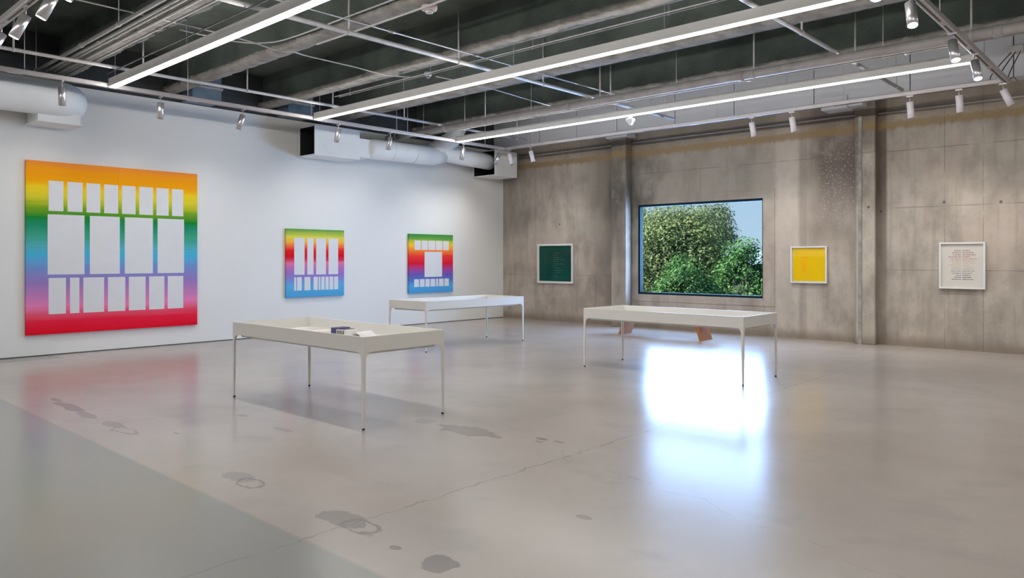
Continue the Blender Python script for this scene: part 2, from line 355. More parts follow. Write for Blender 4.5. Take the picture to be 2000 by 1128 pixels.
# window
win = bpy.data.objects.new('window_1', None); COL.objects.link(win); win['kind'] = 'structure'; win['label'] = 'wide fixed window with a dark frame looking onto trees'
fr = .05
for a, b in [((WX0, .015, WZ0), (WX0 + fr, .14, WZ1)), ((WX1 - fr*.5, .015, WZ0), (WX1, .14, WZ1)), ((WX0 + fr, .015, WZ1 - fr), (WX1 - fr*.5, .14, WZ1)), ((WX0 + fr, .015, WZ0), (WX1 - fr*.5, .14, WZ0 + fr))]:
    MB().box(a, b).build('frame_bar', M['window_frame'], win)
MB().box((WX0 + fr, .07, WZ0 + fr), (WX1 - fr*.5, .078, WZ1 - fr)).build('pane', M['pane'], win)

# soffit along the concrete wall, in panels with open joints
sof = bpy.data.objects.new('trim_2', None); COL.objects.link(sof); sof['kind'] = 'structure'; sof['label'] = 'white boxed-in soffit along the top of the concrete wall'
xs = [.02, 1.66, 2.86, 4.05, 5.60, 7.00, 8.65, 10.35, 11.9, 13.5, 15.2, 17.0, 18.8, 20.6, 22.4, XR]
for i in range(len(xs) - 1):
    MB().box((xs[i] + .008, -.40, 4.60), (xs[i+1] - .008, -.01, ZS)).build('soffit_panel', M['soffit'], sof, bevel=.004)
MB().box((3.74, -.41, 4.47), (4.33, -.02, 4.62)).build('pilaster_cap', M['soffit'], sof, bevel=.01)
MB().box((8.80, -.44, 4.45), (9.28, -.02, 4.70)).build('access_box', M['soffit'], sof, bevel=.01)
MB().box((9.281, -.41, 4.47), (9.55, -.02, 4.64)).build('access_box', M['soffit'], sof, bevel=.01)

o = MB().box((0, YF, 0), (.006, -.02, .014)).build('shadow_strip_left', M['dark_wall']); o['kind'] = 'structure'; o['label'] = 'thin dark strip painted for the shadow gap at the foot of the white wall'  # raised strip whose dark colour stands in for the shaded gap

# ceiling beams: fireproofed flange and web, rough; web shade painted in slab colour
def beam(y0, y1, zb, seed, label):
    yc = (y0 + y1) / 2; hw = (y1 - y0) / 2
    prof = [(-.05, ZS + .02), (-.06, zb + .12), (-hw*.8, zb + .095), (-hw, zb + .07), (-hw*.97, zb + .02), (-hw*.6, zb + .004), (0, zb), (hw*.6, zb + .004), (hw*.97, zb + .02), (hw, zb + .07), (hw*.8, zb + .095), (.06, zb + .12), (.05, ZS + .02)]
    rings = []; x = .0
    while x < XR + .01:
        r = []
        for j, (dy, z) in enumerate(prof):
            a = Vector((x * 1.2 + seed * 17, dy * 6, z * 6)); n1 = noise.noise(a); n2 = noise.noise(a * 4.3); n3 = noise.noise(a * 11)
            d = (n1 * .024 + n2 * .034 + n3 * .028) if 1 < j < 11 else 0
            dl = n1 * .02
            r.append(Vector((x, yc + dy * (1 + d / .18) + (d if j > 6 else 0), z + (dl + n2 * .02 + n3 * .018 if 2 < j < 10 else 0))))
        rings.append(r); x += .05
    mb = MB(); n = len(prof); vs = [p for r in rings for p in r]; fs = [(i*n+j, i*n+j+1, (i+1)*n+j+1, (i+1)*n+j) for i in range(len(rings)-1) for j in range(n-1)]
    mb.add(vs, fs, True)
    o = mb.build('ceiling_beam', M['fireproof']); o.data.materials.append(M['slab'])
    o.data.polygons.foreach_set('material_index', [1 if (i % (n-1)) in (0, n-2) else 0 for i in range(len(fs))])
    o['kind'] = 'structure'; o['label'] = label
for i, (y0, y1, zb, lb) in enumerate([(-11.00, -10.72, 4.70, 'rough grey beam above the conduit bundle at left'), (-9.22, -8.93, 4.70, 'rough grey beam between the first and second light strips'), (-7.30, -7.0, 4.70, 'rough grey beam just ahead of the middle light strip'),
        (-5.48, -5.16, 4.70, 'rough grey beam just beyond the middle light strip'), (-3.25, -2.87, 4.72, 'rough grey beam behind the large pipe'), (-12.95, -12.6, 4.70, 'rough grey beam over the near spotlight track'), (-14.9, -14.5, 4.7, 'rough beam above the viewer'), (-16.8, -16.4, 4.7, 'rough beam behind the viewer')]):
    beam(y0, y1, zb, i + 1, lb)

# ------------------------------------------------------------------ paintings (plain banded stand-ins)
def painting(y0, size_y, z0, size_z, stops, rows, label, split, gain=1.0):
    t = thing('painting', label, 'painting', (0, y0, z0))
    m = band_mat('paint_bands', size_z, [(q, tuple(min(.98, k * gain) for k in c)) for q, c in stops]); d = .055
    ny, nz = split
    for i in range(ny):
        for k in range(nz):
            a = size_y * i / ny; b = size_y * (i + 1) / ny; c = size_z * k / nz; e = size_z * (k + 1) / nz
            g = .0012
            MB().box((.004, a + (g if i else 0), c + (g if k else 0)), (d, b - (g if i < ny-1 else 0), e - (g if k < nz-1 else 0))).build('canvas_panel' if ny > 1 else 'canvas', m, t)
    for (za, zb, blocks) in rows:
        for (a, b) in blocks:
            MB().box((d - .001, a * size_y, za * size_z), (d + .0015, b * size_y, zb * size_z)).build('white_block', M['canvas_white'], t)
def row(a, b, ws, gap):
    tot = sum(ws); free = (b - a) - gap * (len(ws) - 1); out = []; x = a
    for w in ws:
        k = free * w / tot; out.append((x, x + k)); x += k + gap
    return out
painting(-11.42, 2.83, .355, 2.87, [(0, (.82, .006, .022)), (.07, (.86, .02, .06)), (.115, (.86, .10, .18)), (.165, (.84, .24, .50)), (.22, (.60, .23, .52)), (.30, (.33, .22, .54)), (.38, (.20, .30, .64)), (.455, (.07, .48, .74)), (.50, (.10, .48, .58)), (.56, (.06, .40, .27)), (.63, (.02, .30, .16)), (.675, (.01, .25, .03)), (.735, (.22, .42, .02)), (.80, (.78, .66, .04)), (.845, (.92, .66, .02)), (.89, (1.0, .40, .004)), (.96, (1.0, .36, .012)), (1, (.95, .29, .05))],
    [(.715, .89, row(.115, .905, [1, 1.05, 1, 1.05, 1.05, 1.1, 1, .95], .022)), (.345, .695, row(.11, .91, [1.15, 1, 1, 1], .03)), (.115, .325, row(.115, .905, [.9, .5, 1.15, 1, 1, .95, 1], .022))],
    'largest rainbow-banded square canvas on the white wall, orange top and red bottom', (2, 2))
painting(-6.70, 1.44, .79, 1.455, [(0, (.07, .30, .56)), (.17, (.09, .36, .60)), (.24, (.17, .25, .55)), (.33, (.26, .16, .46)), (.42, (.42, .15, .42)), (.50, (.66, .16, .30)), (.545, (.60, .04, .09)), (.60, (.58, .005, .012)), (.69, (.70, .015, .02)), (.755, (.80, .16, .05)), (.82, (.80, .42, .05)), (.88, (.62, .58, .08)), (.94, (.32, .42, .06)), (1, (.09, .28, .06))],
    [(.33, .87, row(.13, .89, [1, .62, 1, 1], .045)), (.10, .295, [(.13, .16), (.175, .255), (.30, .40)] + row(.455, .89, [1, .4, .8, .8, .9, 1], .016))],
    'rainbow-banded square canvas with pink band, hanging midway along the white wall', (1, 1), 1.25)
painting(-3.39, 1.45, .77, 1.45, [(0, (.06, .28, .56)), (.12, (.08, .32, .58)), (.22, (.08, .16, .45)), (.32, (.14, .09, .38)), (.41, (.36, .05, .22)), (.50, (.60, .01, .03)), (.63, (.72, .04, .03)), (.73, (.82, .22, .03)), (.81, (.80, .46, .03)), (.87, (.50, .46, .04)), (.92, (.10, .30, .05)), (1, (.04, .22, .05))],
    [(.73, .89, row(.12, .90, [1, 1, 1.1, 1.1, 1], .02)), (.27, .70, [(.34, .74)]), (.105, .235, row(.11, .90, [1, 1, .9, 1, .45, 1, 1], .02))],
    'rainbow-banded square canvas nearest the room corner on the white wall', (1, 1), 1.25)

# ------------------------------------------------------------------ framed prints on the concrete wall
def framed(x0, x1, z0, z1, label, build_print, fw=.035, mat_inset=0):
    w, h = x1 - x0, z1 - z0; t = thing('framed_print', label, 'framed print', (x0, 0, z0))
    f = MB()
    f.box((0, -.055, 0), (fw, -.004, h)).box((w - fw, -.055, 0), (w, -.004, h)).box((fw, -.055, 0), (w - fw, -.004, fw)).box((fw, -.055, h - fw), (w - fw, -.004, h))
    f.build('frame', M['frame_white'], t)
    build_print(t, w, h, fw)
    MB().box((fw, -.040, fw), (w - fw, -.037, h - fw)).build('glazing', M['glazing'], t)
def green_print(t, w, h, fw):
    MB().box((fw, -.02, fw), (w - fw, -.006, h - fw)).build('print', mat('deep_green_ink', (.001, .060, .042), .5, var=.3, scale=2.2, spec=.08), t)
    mb = MB()
    for i in range(12):
        z = .16 + i * .055; a = .50 + .02 * R.random(); mb.box((a, -.0212, z), (a + .12 + .30 * R.random(), -.02, z + .018))
    mb.build('printed_lines', mat('lighter_green_ink', (.004, .10, .068), .5), t, label='faint lighter green lines', kind='stuff')
def yellow_print(t, w, h, fw):
    MB().box((fw + .012, -.02, fw + .012), (w - fw - .012, -.006, h - fw - .012)).build('print', mat('yellow_ink', (.80, .52, .003), .6, var=.02, scale=2, spec=.1), t)
    MB().box((fw, -.012, fw), (w - fw, -.005, h - fw)).build('mount', M['paper'], t)
    MB().box((fw + .012, -.0208, h * .72), (w - fw - .012, -.02, h - fw - .012)).build('pale_band', mat('pale_yellow_ink', (.82, .53, .03), .6, spec=.1), t)
    MB().box((.22, -.0215, .20), (.33, -.02, h * .72)).build('orange_patch', mat('orange_yellow_ink', (.86, .44, .003), .6, spec=.1), t)
def white_print(t, w, h, fw):
    MB().box((fw, -.02, fw), (w - fw, -.006, h - fw)).build('print', mat('cream_paper', (.66, .62, .565), .8, var=.03, scale=3), t)
    cols = [(.25, .10, .08), (.30, .10, .08), (.38, .10, .07), (.45, .13, .08), (.55, .25, .18), (.60, .32, .20), (.62, .42, .25), (.60, .48, .24), (.58, .50, .34), (.45, .45, .36), (.28, .28, .26), (.2, .2, .22), (.16, .15, .2), (.10, .10, .17), (.12, .11, .18)]
    n = len(cols); allb = MB(); mi = []; mats = [mat('line_ink', tuple(q * .75 + .1 for q in c), .7) for c in cols]
    for i, c in enumerate(cols):
        z = h * .81 - i * h * .044; a = .5 * w * (.25 + .35 * R.random()); b = .5 * w * (.28 + .38 * R.random()); mb = MB()
        for side, ln in ((-1, a), (1, b)):
            x = w * .49 + (side * .012); 
            while ln > .01:
                k = min(ln, .02 + .05 * R.random()); mb.box((x, -.0208, z), (x + side * k, -.02, z + .013)); x += side * (k + .008); ln -= k + .008
        allb.add(mb.v, mb.f); mi += [i] * len(mb.f)
    o = allb.build('printed_lines', mats[0], t, kind='stuff')
    for m in mats[1:]: o.data.materials.append(m)
    o.data.polygons.foreach_set('material_index', mi)
framed(1.29, 2.47, .98, 2.0, 'dark green print in a white frame, left of the window', green_print, .05)
framed(8.05, 8.77, 1.125, 1.86, 'solid yellow print in a thin white frame, right of the window', yellow_print, .028)
framed(10.73, 11.44, 1.08, 1.90, 'cream print with two columns of small coloured lines in a white frame', white_print, .03)

# ------------------------------------------------------------------ display tables
TL, TW, TH = 2.52, 1.02, .872
def make_table(label, loc, rz):
    t = thing('display_table', label, 'table', loc, rz, 'cream tray-topped display tables')
    L, Wd = TL / 2, TW / 2; zt, zb = TH, TH - .145; th = .018
    mb = MB()
    mb.box((-L, -Wd, zb), (L, -Wd + th, zt)).box((-L, Wd - th, zb), (L, Wd, zt)).box((-L, -Wd + th, zb), (-L + th, Wd - th, zt)).box((L - th, -Wd + th, zb), (L, Wd - th, zt))
    mb.build('tray_rim', M['table'], t)
    MB().box((-L + th, -Wd + th, zb + .01), (L - th, Wd - th, zb + .028)).build('tray_bed', M['tray'], t)
    u = MB(); iu = .07
    u.box((-L + iu, -Wd + iu, zb - .028), (L - iu, -Wd + iu + .03, zb + .009)).box((-L + iu, Wd - iu - .03, zb - .028), (L - iu, Wd - iu, zb + .009))
    u.box((-L + iu, -Wd + iu, zb - .028), (-L + iu + .03, Wd - iu, zb + .009)).box((L - iu - .03, -Wd + iu, zb - .028), (L - iu, Wd - iu, zb + .009))
    u.build('under_frame', M['table'], t)
    for sx in (-1, 1):
        for sy in (-1, 1):
            # L-shaped blade leg with a curved shoulder at the top, tapering to the foot
            mb = MB()
            for ax in (0, 1):
                prof = [(0, 0), (.020, 0), (.031, zb - .10), (.035, zb - .055), (.046, zb - .025), (.066, zb - .008), (.10, zb), (0, zb)]
                prof = [(a, max(b, .018)) for a, b in prof]
                pts = []
                for a, b in prof:
                    pts.append((sx * (L - a), sy * Wd, b) if ax == 0 else (sx * L, sy * (Wd - a), b))
                d = (0, -sy * .012, 0) if ax == 0 else (-sx * .012, 0, 0)
                mb.prism(pts, d)
            leg = mb.build('leg', M['table'], t)
            cx, cy = sx * (L - .012), sy * (Wd - .012)
            MB().tube([(cx, cy, 0), (cx, cy, .018)], .013, 10).build('rubber_foot', M['foot'], leg)
    return t
t1 = make_table('cream display table in front holding papers and a purple booklet', (7.115, -10.31, 0), 0)
t2 = dup(t1, (3.87, -5.33, 0), PI / 2, 'cream display table nearest the room corner, in front of the white wall')
t3 = dup(t1, (8.64, -5.59, 0), 0, 'cream display table in front of the window and wooden bench')

# things lying in the near table's tray
ZB = TH - .145 + .028
def paper(x, y, w, h, rz, label, m, z=ZB, lift=.0):
    mb = MB(); n = 6; vs = []; fs = []
    for i in range(n + 1):
        for j in range(2):
            u = i / n; vs.append((w * (u - .5), h * (j - .5), .002 + lift * math.sin(u * PI) ** 2 + (.006 * abs(noise.noise((x + u * 3, y + j, 0))) if lift else 0)))
    for i in range(n): fs.append((i*2, i*2+2, i*2+3, i*2+1))
    mb.add(vs, fs, True); o = mb.build('paper_sheet', m); o.location = (x, y, z); o.rotation_euler = (0, 0, rz)
    o['label'] = label; o['category'] = 'paper'
    s = o.modifiers.new('thick', 'SOLIDIFY'); s.thickness = .0012
    if lift < .01:
        ln = MB()
        for k in range(5): ln.box((-w*.36, h*(.3 - k*.13), .0033), (w*(.1 + .25*R.random()), h*(.3 - k*.13) + .006, .0036))
        ln.build('printed_lines', mat('grey_print', (.42, .40, .40), .8), o, kind='stuff')
    return o
paper(6.25, -9.98, .30, .21, .2, 'white paper sheet lying left of the middle of the near table', M['paper'])
paper(6.68, -10.05, .30, .21, -.15, 'pinkish paper sheet lying next to the purple booklet', M['paper_pink'])
paper(6.05, -10.35, .21, .30, .1, 'white paper sheet at the far left end of the near tray', M['paper'])
paper(6.55, -10.55, .30, .21, .05, 'white paper sheet along the front rim of the near tray', M['paper'])
paper(7.66, -10.30, .26, .26, .3, 'curling white sheet beside the striped booklet', M['paper'], lift=.085)
paper(8.10, -10.42, .34, .24, -.2, 'flat white sheet near the right end of the tray', M['paper'])
bk = thing('booklet', 'thick dark purple booklet lying in the near table tray', 'book', (7.30, -10.33, ZB), .12)
MB().box((-.055, -.09, .001), (.055, .09, .112)).build('cover', M['purple'], bk, bevel=.006)
MB().box((-.052, -.086, .012), (.058, .086, .100)).build('pages', M['paper'], bk)
bk2 = thing('booklet', 'black and white patterned booklet against the purple one', 'book', (7.435, -10.34, ZB), .1)
MB().box((-.07, -.09, .001), (.07, .09, .10)).build('cover', M['paper'], bk2, bevel=.004)
mb = MB()
for k in range(5): 
    a = -.066 + k * .024; mb.prism([(a, -.0915, .006), (a + .015, -.0915, .004), (a + .025, -.0915, .096), (a + .012, -.0915, .094)], (0, .002, 0)); mb.prism([(a, -.08, .1005), (a + .014, -.08, .1005), (a + .028, .07, .1005), (a + .012, .08, .1005)], (0, 0, .0012))
mb.build('printed_pattern', M['ink'], bk2, kind='stuff')

# ------------------------------------------------------------------ bench under the window
b = thing('bench', 'wooden bench with splayed plank legs standing under the window', 'bench', (5.98, -1.5, 0))
MB().box((-1.16, -.21, .36), (1.16, .21, .43)).build('seat', M['wood'], b, bevel=.006)
for s in (-1, 1):
    MB().prism([(s * .86, -.20, .36), (s * .78, -.20, .36), (s * .92, -.20, 0), (s * 1.00, -.20, 0)], (0, .40, 0)).build('leg', M['wood'], b, bevel=.004)

# ------------------------------------------------------------------ suspended linear lights
def linear_light(y, label, top=ZS):
    t = thing('linear_light', label, 'light fixture', (1.525, y, 4.30), 0, 'suspended linear light strips')
    L = 10.38; h = MB()
    h.box((0, -.055, .012), (.0 + L, -.049, .135)).box((0, .049, .012), (L, .055, .135)).box((0, -.049, .129), (L, .049, .135))
    h.build('housing', M['fixture'], t)
    MB().box((.004, -.0485, .0), (L - .004, .0485, .02)).build('diffuser', M['diffuser'], t)
    for x in (-.004, L):
        MB().box((x, -.056, .0), (x + .004, .056, .136)).build('end_cap', M['fixture'], t)
    for i in range(5):
        x = .12 + i * (L - .24) / 4
        MB().tube([(x, 0, .135), (x, 0, top - 4.303)], .004, 6).build('suspension_cable', M['pale_steel'], t)
    strip_lamps(L, (L / 2, 0, 0), t)
linear_light(-10.62, 'leftmost suspended white light strip with glowing underside')
linear_light(-6.92, 'middle suspended white light strip, crossing the top of the view')
linear_light(-3.16, 'farthest suspended white light strip, nearest the concrete wall', 4.70)

# ------------------------------------------------------------------ spotlight tracks
def track(a, b, label):
    a, b = Vector(a), Vector(b); t = thing('light_track', label, 'track', a); d = b - a; L = d.length
    t.rotation_euler = (0, 0, math.atan2(d.y, d.x))
    MB().box((0, -.042, .0), (L, .042, .072)).build('rail', M['rail'], t, bevel=.008)
    n = max(2, int(L / 1.25)); w = L / n
    for i in range(n): MB().box((i * w + .10, -.011, -.003), ((i + 1) * w - .10, .011, .002)).build('slot', M['black'], t)
    for i in range(int(L / 2.4) + 1):
        x = .9 + i * 2.4
        if x < L: MB().tube([(x, 0, .072), (x, 0, ZS - a.z)], .006, 6).build('hanger_rod', M['steel'], t)
TZ = 4.30
track((1.47, -22.3, TZ), (1.47, -1.55, TZ), 'grey spotlight track along the white wall')
track((1.47, -1.50, TZ), (11.92, -1.50, TZ), 'grey spotlight track along the concrete wall')
track((11.97, -16.0, TZ), (11.97, -1.40, TZ), 'spotlight track running toward the viewer at upper right')
track((1.52, -12.66, TZ), (11.92, -12.66, TZ), 'short stretch of spotlight track in the upper left corner')

def spot(x, y, aim, label, lit=False, mtl='alu', ln=.27, r=.052, drop=.10, group='cylinder spotlights on the ceiling tracks', wash=None):
    t = thing('spotlight', label, 'spotlight', (x, y, TZ), 0, group)
    a = Vector(aim).normalized(); p0 = Vector((0, 0, -drop)) ; q = p0 + a * ln
    MB().box((-.05, -.014, -.022), (.05, .014, -.001)).build('adapter', M['rail'], t)
    MB().tube([(0, 0, -.02), p0 + a * .02], .008, 8).build('stem', M['rail'], t)
    body = MB(); n = 20
    body.tube([p0 - a * .001, p0, p0 + a * ln * .5, q, q + a * .0005], [r * .86, r, r, r, r * .9], n)
    bo = body.build('body', M[mtl], t)
    MB().tube([q + a * .0006, q + a * .003], r * .86, n).build('lens', M['lens'] if lit else M['duct_dark'], t)
    if wash: lamp('wall_washer', 'SPOT', q + a * .01, Vector(wash[:3]).to_track_quat('-Z', 'Y').to_euler(), wash[3], LED, t, spot_size=math.radians(105), spot_blend=1.0, shadow_soft_size=.045)
    return t
lab = 'spotlight on the white-wall track, '
spot(1.47, -11.31, (-.12, .05, -1), lab + 'in front of the round duct', wash=(-1.35, 0, -2.6, WL))
spot(1.47, -9.85, (-.12, .02, -1), lab + 'above the right half of the largest canvas', wash=(-1.35, 0, -2.6, WL))
spot(1.47, -8.40, (-.25, -.22, -1), lab + 'tilted, right of the largest canvas', wash=(-1.35, 0, -2.6, WL))
spot(1.47, -6.37, (-.2, -.08, -1), lab + 'in front of the square duct outlet', drop=.09, wash=(-1.35, 0, -2.6, WL))
spot(1.47, -5.07, (-.2, -.10, -1), lab + 'right of the square duct outlet', wash=(-1.35, 0, -2.6, WL))
spot(1.47, -2.91, (-.2, -.10, -1), lab + 'below the end of the farthest light strip', wash=(-1.35, 0, -2.6, WL * 1.35))
spot(1.47, -1.70, (-.3, -.25, -1), lab + 'last one before the room corner', wash=(-1.35, -.2, -2.9, WL * 1.9))
lab = 'spotlight on the concrete-wall track, '
spot(1.62, -1.5, (.22, .1, -1), lab + 'close beside the track corner', mtl='spot_white')
spot(2.32, -1.5, (.22, .12, -1), lab + 'above the dark green print', mtl='spot_white', wash=(0, 1.35, -4.0, WB))
spot(7.89, -1.5, (.10, .2, -1), lab + 'left one of the two beside the window', mtl='spot_white', wash=(0, 1.35, -4.0, WB))
spot(8.66, -1.5, (.10, .2, -1), lab + 'right one of the two beside the window', mtl='spot_white', wash=(0, 1.35, -4.0, WB))
spot(10.63, -1.5, (.04, .15, -1), lab + 'left of the cream print', mtl='spot_white', wash=(0, 1.35, -4.0, WB))
spot(11.34, -1.5, (.04, .15, -1), lab + 'right above the cream print', mtl='spot_white', wash=(0, 1.35, -4.0, WB))
spot(11.93, -1.5, (.42, .2, -1), lab + 'tilted, at its right end', mtl='spot_white', wash=(0, 1.35, -4.0, WB))
lab = 'lit spotlight on the upper right track, '
spot(11.97, -7.80, (.10, -.25, -1), lab + 'cut off by the top of the view', True)
spot(11.97, -6.69, (.18, -.34, -1), lab + 'left of the long rail', True)
spot(11.97, -4.92, (.22, -.30, -1), lab + 'just above the end of the light strip', True)
spot(11.97, -3.70, (.22, -.30, -1), lab + 'lowest of the glaring ones', True)
lab = 'spotlight on the upper left track, '
spot(3.98, -12.66, (-.10, -.45, -1), lab + 'cut off by the left edge')
spot(4.92, -12.66, (-.22, -.42, -1), lab + 'lit, second from the left edge', True)
spot(5.86, -12.66, (-.26, -.42, -1), lab + 'lit, third from the left edge', True)
spot(6.62, -12.66, (-.20, -.45, -1), lab + 'lit, rightmost under the top edge', True)

# ------------------------------------------------------------------ pipes and conduits
def pipe(a, b, r, label, m, rods=2.6, cat='pipe', name='pipe', ends=True, couplings=0, rr=.010, n=12):
    a, b = Vector(a), Vector(b); t = thing(name, label, cat, a); d = b - a; L = d.length; u = d / L
    MB().tube([(0, 0, 0), d], r, n).build('tube', m, t)
    k = .35
    while rods and k < L:
        p = u * k; MB().tube([p + Vector((0, 0, r)), Vector((p.x, p.y, ZS - a.z))], rr, 6).build('hanger_rod', M['steel'], t); 
        MB().tube([p - u * .016, p + u * .016], r + .007, n).build('clamp', M['steel'], t); k += rods
    if couplings:
        k = couplings * .6
        while k < L:
            MB().tube([u * (k - .05), u * (k + .05)], r + .009, n).build('coupling', m, t); k += couplings
    return t
pipe((1.90, -1.18, 4.55), (1.80, -22.3, 4.55), .027, 'grey hanging pipe running beside the white-wall track', M['steel'], 1.75, rr=.014)
pipe((6.02, -1.15, 4.55), (5.93, -22.3, 4.55), .031, 'grey hanging pipe crossing the middle of the ceiling', M['steel'], 1.95, rr=.014)
pipe((10.34, -.85, 4.55), (10.27, -22.3, 4.55), .029, 'grey hanging pipe crossing near the right track', M['steel'], 2.05, rr=.014)
pipe((.05, -4.05, 4.45), (XR, -4.05, 4.45), .068, 'large warm grey pipe along the ceiling before the soffit', M['big_pipe'], 2.9, couplings=3.4, rr=.012, n=18)
pipe((.6, -3.70, 4.46), (12.9, -3.70, 4.46), .017, 'thin grey conduit alongside the large pipe', M['pale_steel'], 3.3, 'conduit', 'conduit', couplings=2.3, rr=.005)
pipe((2.4, -7.00, 4.605), (14, -6.97, 4.605), .009, 'thin upper wire conduit over the middle light strip', M['pale_steel'], 2.2, 'conduit', 'conduit', rr=.004, n=8)
pipe((2.4, -7.09, 4.60), (14, -7.05, 4.60), .009, 'thin lower wire conduit over the middle light strip', M['pale_steel'], 0, 'conduit', 'conduit', n=8)
pipe((1.6, -10.72, 4.49), (14, -10.76, 4.49), .010, 'thin black cable above the leftmost light strip', M['black'], 0, 'cable', 'cable', n=8)
for i, (y, z, r) in enumerate([(-11.36, 4.63, .026), (-11.27, 4.61, .020), (-11.19, 4.63, .024), (-11.10, 4.61, .022), (-10.97, 4.60, .014)]):
    pipe((.02, y, z), (XR, y, z), r, ('outermost', 'second', 'middle', 'fourth', 'thin innermost')[i] + ' conduit of the bundle at upper left', M['dark_steel'], 3.5 if i == 0 else 0, 'conduit', 'conduit', rr=.006, couplings=4.1 + i * .7)
pipe((6.09, -2.9, 4.685), (6.01, -22, 4.685), .011, 'thin conduit above the middle hanging pipe', M['pale_steel'], 0, 'conduit', 'conduit', couplings=1.6, n=8)
def cable(pts, r, label, m, name='conduit', cat='conduit'):
    P = [Vector(p) for p in pts]; out = []
    for i in range(len(P) - 1):
        p0, p1, p2, p3 = P[max(i-1, 0)], P[i], P[i+1], P[min(i+2, len(P)-1)]
        for k in range(8):
            t = k / 8; out.append(.5 * ((2*p1) + (p2 - p0) * t + (2*p0 - 5*p1 + 4*p2 - p3) * t*t + (3*p1 - p0 - 3*p2 + p3) * t**3))
    out.append(P[-1]); o = MB().tube(out, r, 8).build(name, m); o['label'] = label; o['category'] = cat; return o
cable([(4.28, -14.3, 4.69), (4.28, -10.4, 4.69), (4.26, -9.35, 4.64), (4.34, -9.12, 4.645), (4.28, -8.85, 4.65), (4.24, -8.0, 4.66), (4.22, -7.4, 4.655), (4.45, -7.0, 4.64), (4.65, -6.86, 4.65)], .010, 'thin bent conduit leading to the small white detector', M['pale_steel'])
cable([(4.80, -6.74, 4.64), (4.84, -5.6, 4.645), (4.76, -4.3, 4.63), (4.74, -3.5, 4.62)], .009, 'thin conduit going on beyond the small white detector', M['pale_steel'])
cable([(3.9, -10.6, 4.73), (3.9, -10.3, 4.73), (3.96, -9.75, 4.73), (4.25, -9.45, 4.73), (4.8, -9.36, 4.73), (6, -9.36, 4.73), (9, -9.36, 4.73), (14, -9.36, 4.73)], .011, 'conduit bending onto the side of a rough beam', M['pale_steel'])
cable([(4.9, -9.08, 4.655), (7, -9.08, 4.65), (10, -9.12, 4.66), (14, -9.1, 4.66)], .013, 'straight conduit fixed under a rough beam', M['steel'])

# ------------------------------------------------------------------ ducts
d = thing('round_duct', 'fat white round duct at the upper left with rounded end', 'duct', (0, 0, 0))
pts = [(.56, -22.4, 4.19), (.56, -16, 4.19), (.56, -11.35, 4.19)]
for k in range(1, 11):
    a = k / 10 * PI / 2; pts.append((.24 + .32 * math.cos(a), -11.20 + .32 * math.sin(a), 4.19))
pts.append((.02, -10.88, 4.19))
MB().tube(pts, .285, 32).build('duct_body', M['duct'], d)
MB().box((.06, -11.40, 3.80), (.60, -10.78, 3.99)).build('outlet_box', M['duct'], d, bevel=.006)
MB().box((.03, -11.43, 3.79), (.63, -10.75, 3.806)).build('flange', M['duct'], d)
for y in (-12.6, -15): MB().tube([(.56, y - .012, 4.19), (.56, y + .012, 4.19)], .292, 32).build('seam_band', M['duct'], d)

def outlet(name, label, x1, y0, y1, z0, z1, x0=.03):
    t = thing(name, label, 'air outlet', (0, 0, 0)); th = .022
    mb = MB()
    mb.box((x0, y0, z0), (x1, y1, z0 + th)).box((x0, y0, z1 - th), (x1, y1, z1)).box((x0, y0, z0 + th), (x0 + th, y1, z1 - th)).box((x1 - th, y0, z0 + th), (x1, y1, z1 - th)).box((x0 + th, y1 - th, z0 + th), (x1 - th, y1, z1 - th))
    mb.build('casing', M['duct'], t)
    mb = MB(); e = .004; a, b_, c, f = x0 + th, x1 - th, z0 + th, z1 - th
    mb.box((a, y0 + .03, c), (a + e, y1 - th, f)).box((b_ - e, y0 + .03, c), (b_, y1 - th, f)).box((a, y0 + .03, c), (b_, y1 - th, c + e)).box((a, y0 + .03, f - e), (b_, y1 - th, f)).box((a, y1 - th - e, c), (b_, y1 - th, f))
    mb.build('dark_lining', M['duct_dark'], t)
    return t
outlet('square_duct_outlet', 'white square duct outlet with a black mouth beside the middle light strip', .66, -6.40, -5.27, 3.77, 4.40)
outlet('square_duct_outlet', 'white square duct outlet with a black mouth at the room corner', .84, -1.20, -.36, 3.76, 4.42)
d2 = thing('round_duct', 'white jointed round duct between the two square outlets', 'duct', (0, 0, 0))
MB().box((.16, -5.265, 3.85), (.56, -4.92, 4.26)).build('neck', M['duct'], d2, bevel=.004)
MB().tube([(.42, -4.92, 4.09), (.42, -4.80, 4.09), (.42, -2.95, 4.12), (.40, -2.62, 4.18)], [.20, .235, .235, .20], 28).build('duct_body', M['duct'], d2)
MB().tube([(.38, -3.0, 4.24), (.44, -2.5, 4.22), (.50, -1.95, 4.18), (.58, -1.10, 4.12)], [.17, .21, .215, .20], 28).build('reducer', M['duct'], d2)
MB().tube([(.40, -3.0, 4.20), (.55, -2.45, 4.55), (.62, -2.2, 5.0)], [.20, .22, .22], 24).build('branch', M['duct'], d2)
for y in (-4.25, -3.6): MB().tube([(.42, y - .01, 4.098), (.42, y + .01, 4.098)], .241, 28).build('seam_band', M['duct'], d2)
# bluish rectangular ducts half hidden above the white wall
for i, (y0, y1, lb) in enumerate([(-8.86, -8.3, 'blue-grey metal duct stub behind the white-wall track, left one'), (-6.88, -6.3, 'blue-grey metal duct stub behind the white-wall track, right one')]):
    t = thing('duct_stub', lb, 'duct', (0, 0, 0)); MB().box((-.015, y0, 4.56), (.45, y1, 5.1)).build('casing', mat('galvanised_blue', (.16, .22, .28), .5, metal=.3, var=.2), t, bevel=.01)
    MB().box((-.015, y0 - .02, 4.80), (.47, y1 + .02, 4.84)).build('flange', M['steel'], t)

